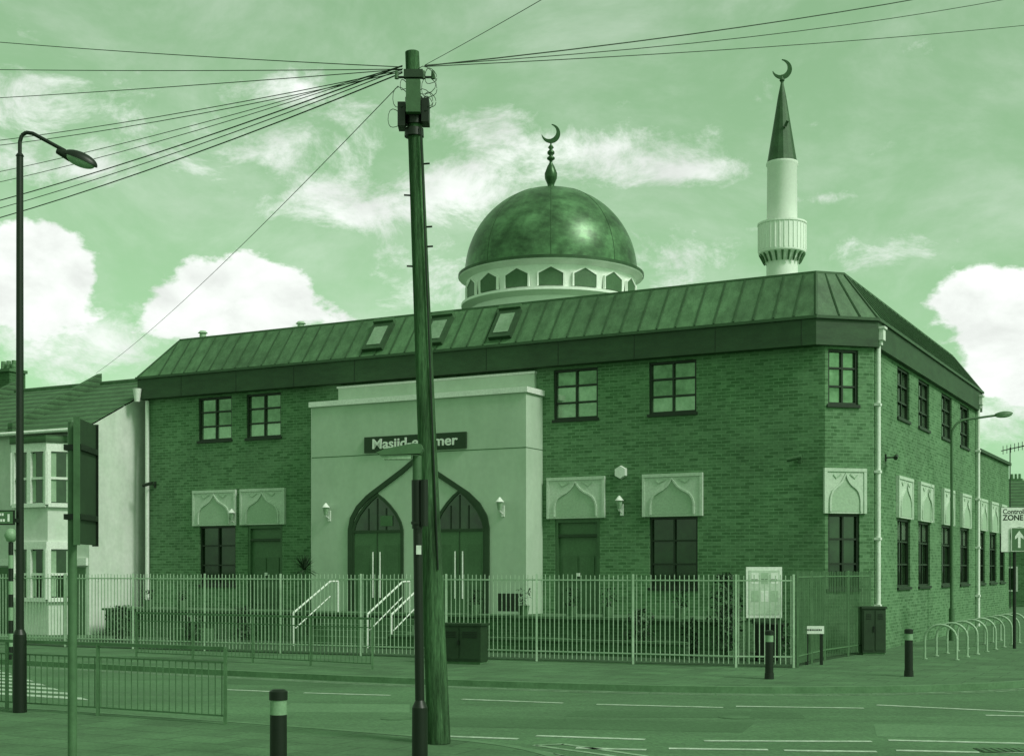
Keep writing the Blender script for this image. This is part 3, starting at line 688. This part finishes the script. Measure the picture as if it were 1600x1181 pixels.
b.box(X-.035,X+.02,d-.068,d-.063,EYE+(HZ-866)*d/F,EYE+(HZ-852)*d/F,WHITE)
b.obj('lit_bollard_post')
# ---------------------------------------------------------------- grey post with edge-on sign
b=B(); d=12.0; X=(113-800)/F*d
b.cyl((X,d,0),(X,d,3.52),.040,.040,POST,14); b.cyl((X,d,3.52),(X,d,3.54),.043,.03,POST,14)
z0=EYE+(HZ-850)*d/F; z1=EYE+(HZ-655)*d/F
fs=Fr((X,d),(-.06,1),(1,.06))
b.fbox(fs,-.12,.52,.06,.08,z0,z1,CAB)
for z in(z0+.22,z1-.28): b.fbox(fs,-.11,.51,.081,.105,z,z+.05,BLACK)
b.fbox(fs,-.14,-.12,.045,.1,z0-.01,z1+.01,GREY); b.fbox(fs,.52,.54,.045,.1,z0-.01,z1+.01,BLACK)
for z in(z0+.22,z1-.28): b.box(X-.06,X+.055,d-.055,d+.055,z,z+.05,BLACK)
b.obj('road_sign')
# ---------------------------------------------------------------- bollards
def bollard(X,Y,h=1.0,r=.085):
    b=B(); b.cyl((X,Y,0),(X,Y,.12),r*1.15,r*1.1,BLACK,16); b.cyl((X,Y,.12),(X,Y,h*.78),r,r*.97,BLACK,16)
    b.cyl((X,Y,h*.78),(X,Y,h*.92),r*.99,r*.97,BAND,16); b.cyl((X,Y,h*.92),(X,Y,h),r*1.06,r*1.06,BLACK,16); b.cyl((X,Y,h),(X,Y,h+.02),r*1.06,r*.7,BLACK,16)
    b.obj('bollard')
bollard((435-800)/F*13.0,13.0,1.02,.085)
bollard(*G(1202,1060),.96,.085); bollard(*G(1420,1056),.96,.085)
b=B(); X,Y=G(17,1030)
for i in range(9): b.cyl((X,Y,i*.32),(X,Y,(i+1)*.32),.06,.06,BAND if i%2 else BLACK,12)
b.lathe((X,Y,3.05),[(.01,-.17),(.1,-.15),(.16,0),(.1,.14),(.01,.17)],BAND,16)
b.obj('belisha_beacon')
def cabinet(X,Y,w,dp,h,rot,m):
    b=B(); b.box(-w/2,w/2,-dp/2,dp/2,.06,h,m); b.box(-w/2-.03,w/2+.03,-dp/2-.03,dp/2+.03,h,h+.05,m); b.box(-w/2+.02,w/2-.02,-dp/2+.02,dp/2-.02,0,.06,CONC)
    for i in(0,1):
        x0=-w/2+.03+i*w/2; b.box(x0,x0+w/2-.05,-dp/2-.015,-dp/2-.002,.12,h-.05,m)
        for j in range(4): b.box(x0+.06,x0+w/2-.11,-dp/2-.022,-dp/2-.016,h-.16-j*.04,h-.145-j*.04,BLACK)
    b.box(-.03,.0,-dp/2-.04,-dp/2-.016,h*.5,h*.62,BLACK)
    b.obj('utility_cabinet',loc=(X,Y,0),rot=(0,0,rot))
X,Y=G(723,1037); cabinet(X,Y+.2,1.1,.4,.9,-.42,CAB)
cabinet(9.38,34.85,.6,.45,1.2,.0,CAB)
# notice board
b=B(); d=31.6; x0=(1166-800)/F*d; x1=(1222-800)/F*d; z0=EYE+(HZ-965)*d/F; z1=2.27
b.box(x0,x1,d,d+.06,z0,z1,WHITE); b.box(x0+.06,x1-.06,d-.01,d-.002,z0+.08,z1-.08,PANEL)
for i in range(6):
    xx=x0+.12+(i%3)*.23; zz=z1-.4-(i//3)*.42; b.box(xx,xx+.17,d-.014,d-.011,zz,zz+.26,PANELD if i%2 else WHITE)
for i in range(3): b.box(x0+.12+.23*i,x0+.27+.23*i,d-.018,d-.0145,z1-.34,z1-.29,CAB)
for x in(x0+.05,x1-.05): b.box(x-.03,x+.03,d+.061,d+.12,0,z1,GREY)
b.obj('notice_board')
# wheelie bin behind the fence
b=B(); d=32.2; X=(1200-800)/F*d
b.box8([(X-.24,d-.22,.08),(X+.24,d-.22,.08),(X+.24,d+.22,.08),(X-.24,d+.22,.08),(X-.31,d-.3,.9),(X+.31,d-.3,.9),(X+.31,d+.3,.9),(X-.31,d+.3,.9)],BLACK)
b.box8([(X-.34,d-.34,.901),(X+.34,d-.34,.901),(X+.34,d+.34,.901),(X-.34,d+.34,.901),(X-.33,d-.33,.93),(X+.33,d-.33,.93),(X+.33,d+.33,1.02),(X-.33,d+.33,1.02)],CAB)
for s in(-.25,.25): b.cyl((X+s-.03,d+.22,.1),(X+s+.03,d+.22,.1),.1,.1,BLACK,14)
b.cyl((X-.28,d+.37,.95),(X+.28,d+.37,.95),.02,.02,BLACK,8)
b.obj('wheelie_bin')
b=B(); X,Y=G(1272,1038)
for x in(-.17,.17): b.box(X+x-.03,X+x+.03,Y-.03,Y+.03,0,.72,BLACK)
b.box(X-.25,X+.22,Y-.06,Y-.031,.72,.9,WHITE)
xx=X-.21
while xx<X+.16:
    w=random.uniform(.015,.03); b.box(xx,xx+w,Y-.064,Y-.061,.79,.83,BLACK); xx+=w+.013
b.obj('street_name_sign')
for i in range(9):
    t=i/8; X=10.55+(15.6-10.55)*t; Y=32.9+(41.6-32.9)*t
    b=B(); e=Vector((.88,-.4756,0))*.38; r_=.35
    pts=[]
    for j in range(13):
        a=math.pi*j/12; pts.append(Vector((X,Y,.50))+e*(-math.cos(a))+Vector((0,0,1))*r_*math.sin(a))
    pts=[Vector((X,Y,0))-e]+pts+[Vector((X,Y,0))+e]
    b.tube(pts,.03,GALV,8); b.cyl(pts[0],pts[0]+Vector((0,0,.02)),.07,.07,GALV,8); b.cyl(pts[-1],pts[-1]+Vector((0,0,.02)),.07,.07,GALV,8)
    b.obj('bicycle_stand')
# controlled zone sign
d=37.5; sc=d/F
e=empty('controlled_zone_sign',(((1585-800)/F*d),d,0)); b=B()
def zz(py): return EYE+(HZ-py)*sc
b.cyl((0,0,0),(0,0,zz(800)),.045,.045,BLACK,12)
b.box(-.40,.62,-.09,-.06,zz(862),zz(793),WHITE)
b.box(-.405,.625,-.06,-.05,zz(862)-.01,zz(793)+.01,BLACK)
b.cyl((.11,-.10,zz(838)),(.11,-.092,zz(838)),.27,.27,BLUE,28); 
b.box(-.14,.30,-.14,-.11,zz(861),zz(824),WHITE); b.box(-.12,.28,-.146,-.141,zz(860),zz(825),BLUE)
f0=Fr((.08,-.147),(1,0),(0,-1)); cz=(zz(861)+zz(824))/2
b.fplate(f0,[(-.035,cz-.24),(.035,cz-.24),(.035,cz+.06),(.12,cz+.0),(.12,cz+.08),(0,cz+.24),(-.12,cz+.08),(-.12,cz+.0),(-.035,cz+.06)],0,.004,WHITE)
b.obj('sign_plates_and_post',e)
text('zone_lettering_top','Controlled',.19,(-.36,-.092,zz(799.5)),(math.pi/2,0,0),BLACK,e,align='LEFT',bold=.003,ext=.002,sx=.95)
text('zone_lettering','ZONE E',.21,(-.36,-.092,zz(809)),(math.pi/2,0,0),BLACK,e,align='LEFT',bold=.005,ext=.002,sx=1.0)
# ---------------------------------------------------------------- plants
def shrub(name,c,r,h,n,m=LEAF):
    b=B()
    for i in range(7): b.cyl((c[0],c[1],c[2]),(c[0]+random.uniform(-r,r)*.7,c[1]+random.uniform(-r,r)*.7,c[2]+h*random.uniform(.5,.95)),.012,.005,WOOD,5)
    for i in range(n):
        a=random.uniform(0,6.28); q=r*math.sqrt(random.random())*(.7+.3*math.sin(3*a)); z=random.uniform(.1,1)*h
        q*=math.sqrt(max(.1,1-(z/h-.5)**2*2.5)); p=Vector((c[0]+q*math.cos(a),c[1]+q*math.sin(a),c[2]+z))
        u=Vector((random.gauss(0,1),random.gauss(0,1),random.gauss(0,1))).normalized()*.06; v=u.cross(Vector((random.gauss(0,1),random.gauss(0,1),1))).normalized()*.035
        b.add([p-u,p+v,p+u,p-v],[(0,1,2,3)],LEAF2 if random.random()<.4 else LEAF)
    b.obj(name)
def spiky(name,c,stem,L,n):
    b=B(); b.cyl(c,(c[0],c[1],c[2]+stem),.06,.05,WOOD,8)
    for i in range(n):
        a=random.uniform(0,6.28); el=random.uniform(-.3,1.4); dv=Vector((math.cos(a)*math.cos(el),math.sin(a)*math.cos(el),math.sin(el)))
        p=Vector((c[0],c[1],c[2]+stem)); sd_=Vector((-math.sin(a),math.cos(a),0))*.022; mid=p+dv*L*.5; tip=p+dv*L+Vector((0,0,-.12*L))
        b.add([p-sd_,p+sd_,mid+sd_,mid-sd_,tip],[(0,1,2,3),(3,2,4)],LEAF)
    b.obj(name)
x,y=L2W(FA.hit(475,0,2.6)[0],-2.3); spiky('yucca_plant',(x,y,.0),2.2,.58,60)
for px,dd,r,h,n in((1135,33,.5,2.1,700),(380,40.5,.5,1.1,350),(1000,34.2,.5,1.2,350),(1080,33.6,.35,1.0,220),(190,41,.7,1.1,400),(1215,32.9,.4,1.0,200),(300,40.5,.4,.9,250)):
    shrub('shrub',((px-800)/F*dd,dd,0.0),r,h,n)
# ---------------------------------------------------------------- world
SE,SRX,SRY=44,.80,-.60
w=bpy.data.worlds.new('World'); S.world=w; w.use_nodes=True; n=w.node_tree.nodes; l=w.node_tree.links
bg=n['Background']; bg.inputs['Strength'].default_value=.1
az=math.atan2(SRX,SRY)
sky=n.new('ShaderNodeTexSky'); sky.sky_type='NISHITA'; sky.sun_disc=False; sky.sun_elevation=math.radians(SE); sky.sun_rotation=az; sky.dust_density=1.5
bw=n.new('ShaderNodeRGBToBW'); l.new(sky.outputs[0],bw.inputs[0])
def M(op,a,b_=None,c=None):
    x=n.new('ShaderNodeMath'); x.operation=op
    for i,q in enumerate((a,b_,c)):
        if q is None: continue
        if isinstance(q,(int,float)): x.inputs[i].default_value=q
        else: l.new(q,x.inputs[i])
    return x.outputs[0]
tc=n.new('ShaderNodeTexCoord'); sp=n.new('ShaderNodeSeparateXYZ'); l.new(tc.outputs['Generated'],sp.inputs[0])
U=M('ARCTAN2',sp.outputs[0],sp.outputs[1]); V=M('ARCSINE',sp.outputs[2])
cb=n.new('ShaderNodeCombineXYZ'); l.new(U,cb.inputs[0]); l.new(M('MULTIPLY',V,1.7),cb.inputs[1])
def noise(s,det=8,rough=.6,dist=0,off=(0,0,0)):
    mp=n.new('ShaderNodeMapping'); mp.inputs['Location'].default_value=off; l.new(cb.outputs[0],mp.inputs[0])
    x=n.new('ShaderNodeTexNoise'); x.inputs['Scale'].default_value=s; x.inputs['Detail'].default_value=det; x.inputs['Roughness'].default_value=rough; x.inputs['Distortion'].default_value=dist
    l.new(mp.outputs[0],x.inputs['Vector']); return x.outputs['Fac']
def blob(px,py,sx,sy,amp):
    u0=math.atan((px-800)/F); v0=math.atan((HZ-py)/F*math.cos(u0))
    a=M('POWER',M('DIVIDE',M('SUBTRACT',U,u0),sx/F),2); c=M('POWER',M('DIVIDE',M('SUBTRACT',V,v0),sy/F),2)
    return M('MULTIPLY',M('POWER',2.718,M('MULTIPLY',M('ADD',a,c),-1)),amp)
def summ(lst):
    t=lst[0]
    for q in lst[1:]: t=M('ADD',t,q)
    return t
def mrange(src,a,b_,c,d_,smooth_=False):
    x=n.new('ShaderNodeMapRange'); 
    if smooth_: x.interpolation_type='SMOOTHSTEP'
    for nm,q in(('From Min',a),('From Max',b_),('To Min',c),('To Max',d_)): x.inputs[nm].default_value=q
    l.new(src,x.inputs['Value']); return x.outputs[0]
cum=summ([blob(350,480,140,60,1),blob(375,425,75,45,.5),blob(240,500,80,40,.4),blob(450,440,60,40,.3),blob(40,440,100,88,1),blob(90,400,65,50,.35),blob(195,425,28,65,-.7),blob(1570,480,105,75,1),blob(1600,580,110,70,.7),blob(1510,450,55,40,.3),blob(590,510,110,42,.45),blob(-250,450,150,80,1),blob(1900,450,170,90,1)])
dn=M('ADD',cum,M('ADD',M('MULTIPLY',M('SUBTRACT',noise(13,8,.6,.1),.5),1.6),M('MULTIPLY',M('SUBTRACT',noise(45,5,.6,0,(2,2,0)),.5),.55)))
C1=mrange(dn,.44,.66,0,1,True)
wi=summ([blob(900,235,180,42,.6),blob(720,300,180,42,.5),blob(560,335,130,28,.45),blob(1090,270,90,22,.6),blob(80,160,160,55,.5),blob(480,230,140,80,.38),blob(80,255,160,32,.45),blob(760,185,60,35,.3),blob(1290,310,55,13,.5),blob(1040,400,100,45,.45),blob(640,400,150,40,.25),blob(1500,370,120,28,.3),blob(700,460,150,40,.45),blob(1350,400,80,25,.28),blob(100,540,190,55,.55),blob(1550,620,170,60,.5),blob(430,140,130,26,.3)])
dw=M('ADD',wi,M('MULTIPLY',M('SUBTRACT',noise(15,9,.72,.35,(3,1,0)),.5),1.7))
C2=mrange(dw,.16,.74,0,1,True)
C3=M('MULTIPLY',mrange(noise(6,7,.65,.3,(1,7,0)),.40,.78,0,1,True),.3)
C=M('MAXIMUM',C1,M('MAXIMUM',M('MULTIPLY',C2,.93),C3))
skyc=n.new('ShaderNodeVectorMath'); skyc.operation='SCALE'; skyc.inputs[0].default_value=(.57,1.0,.56); l.new(M('ADD',M('MULTIPLY',bw.outputs[0],1.15),2.5),skyc.inputs['Scale'])
clc=n.new('ShaderNodeVectorMath'); clc.operation='SCALE'; clc.inputs[0].default_value=(.95,1,.95); l.new(mrange(noise(14,7,.6,.2,(0,.05,0)),.32,.62,8.3,11.2),clc.inputs['Scale'])
mix=n.new('ShaderNodeMix'); mix.data_type='RGBA'; l.new(C,mix.inputs[0]); l.new(skyc.outputs[0],mix.inputs[6]); l.new(clc.outputs[0],mix.inputs[7])
l.new(mix.outputs[2],bg.inputs['Color'])
# sun
sd=bpy.data.lights.new('sun','SUN'); sd.energy=2.1; sd.angle=math.radians(14); sd.color=(1,.97,.93)
so=bpy.data.objects.new('sun',sd); S.collection.objects.link(so)
hv=Vector((SRX,SRY,0)).normalized()*math.cos(math.radians(SE))+Vector((0,0,math.sin(math.radians(SE))))
so.rotation_euler=hv.to_track_quat('Z','Y').to_euler()
# camera
cd=bpy.data.cameras.new('camera'); cd.sensor_width=36; cd.lens=F/1600*36; cd.shift_y=(HZ-590.5)/1600; cd.clip_end=3000
co=bpy.data.objects.new('camera',cd); S.collection.objects.link(co); co.location=(0,0,EYE); co.rotation_euler=(math.pi/2,0,0); S.camera=co
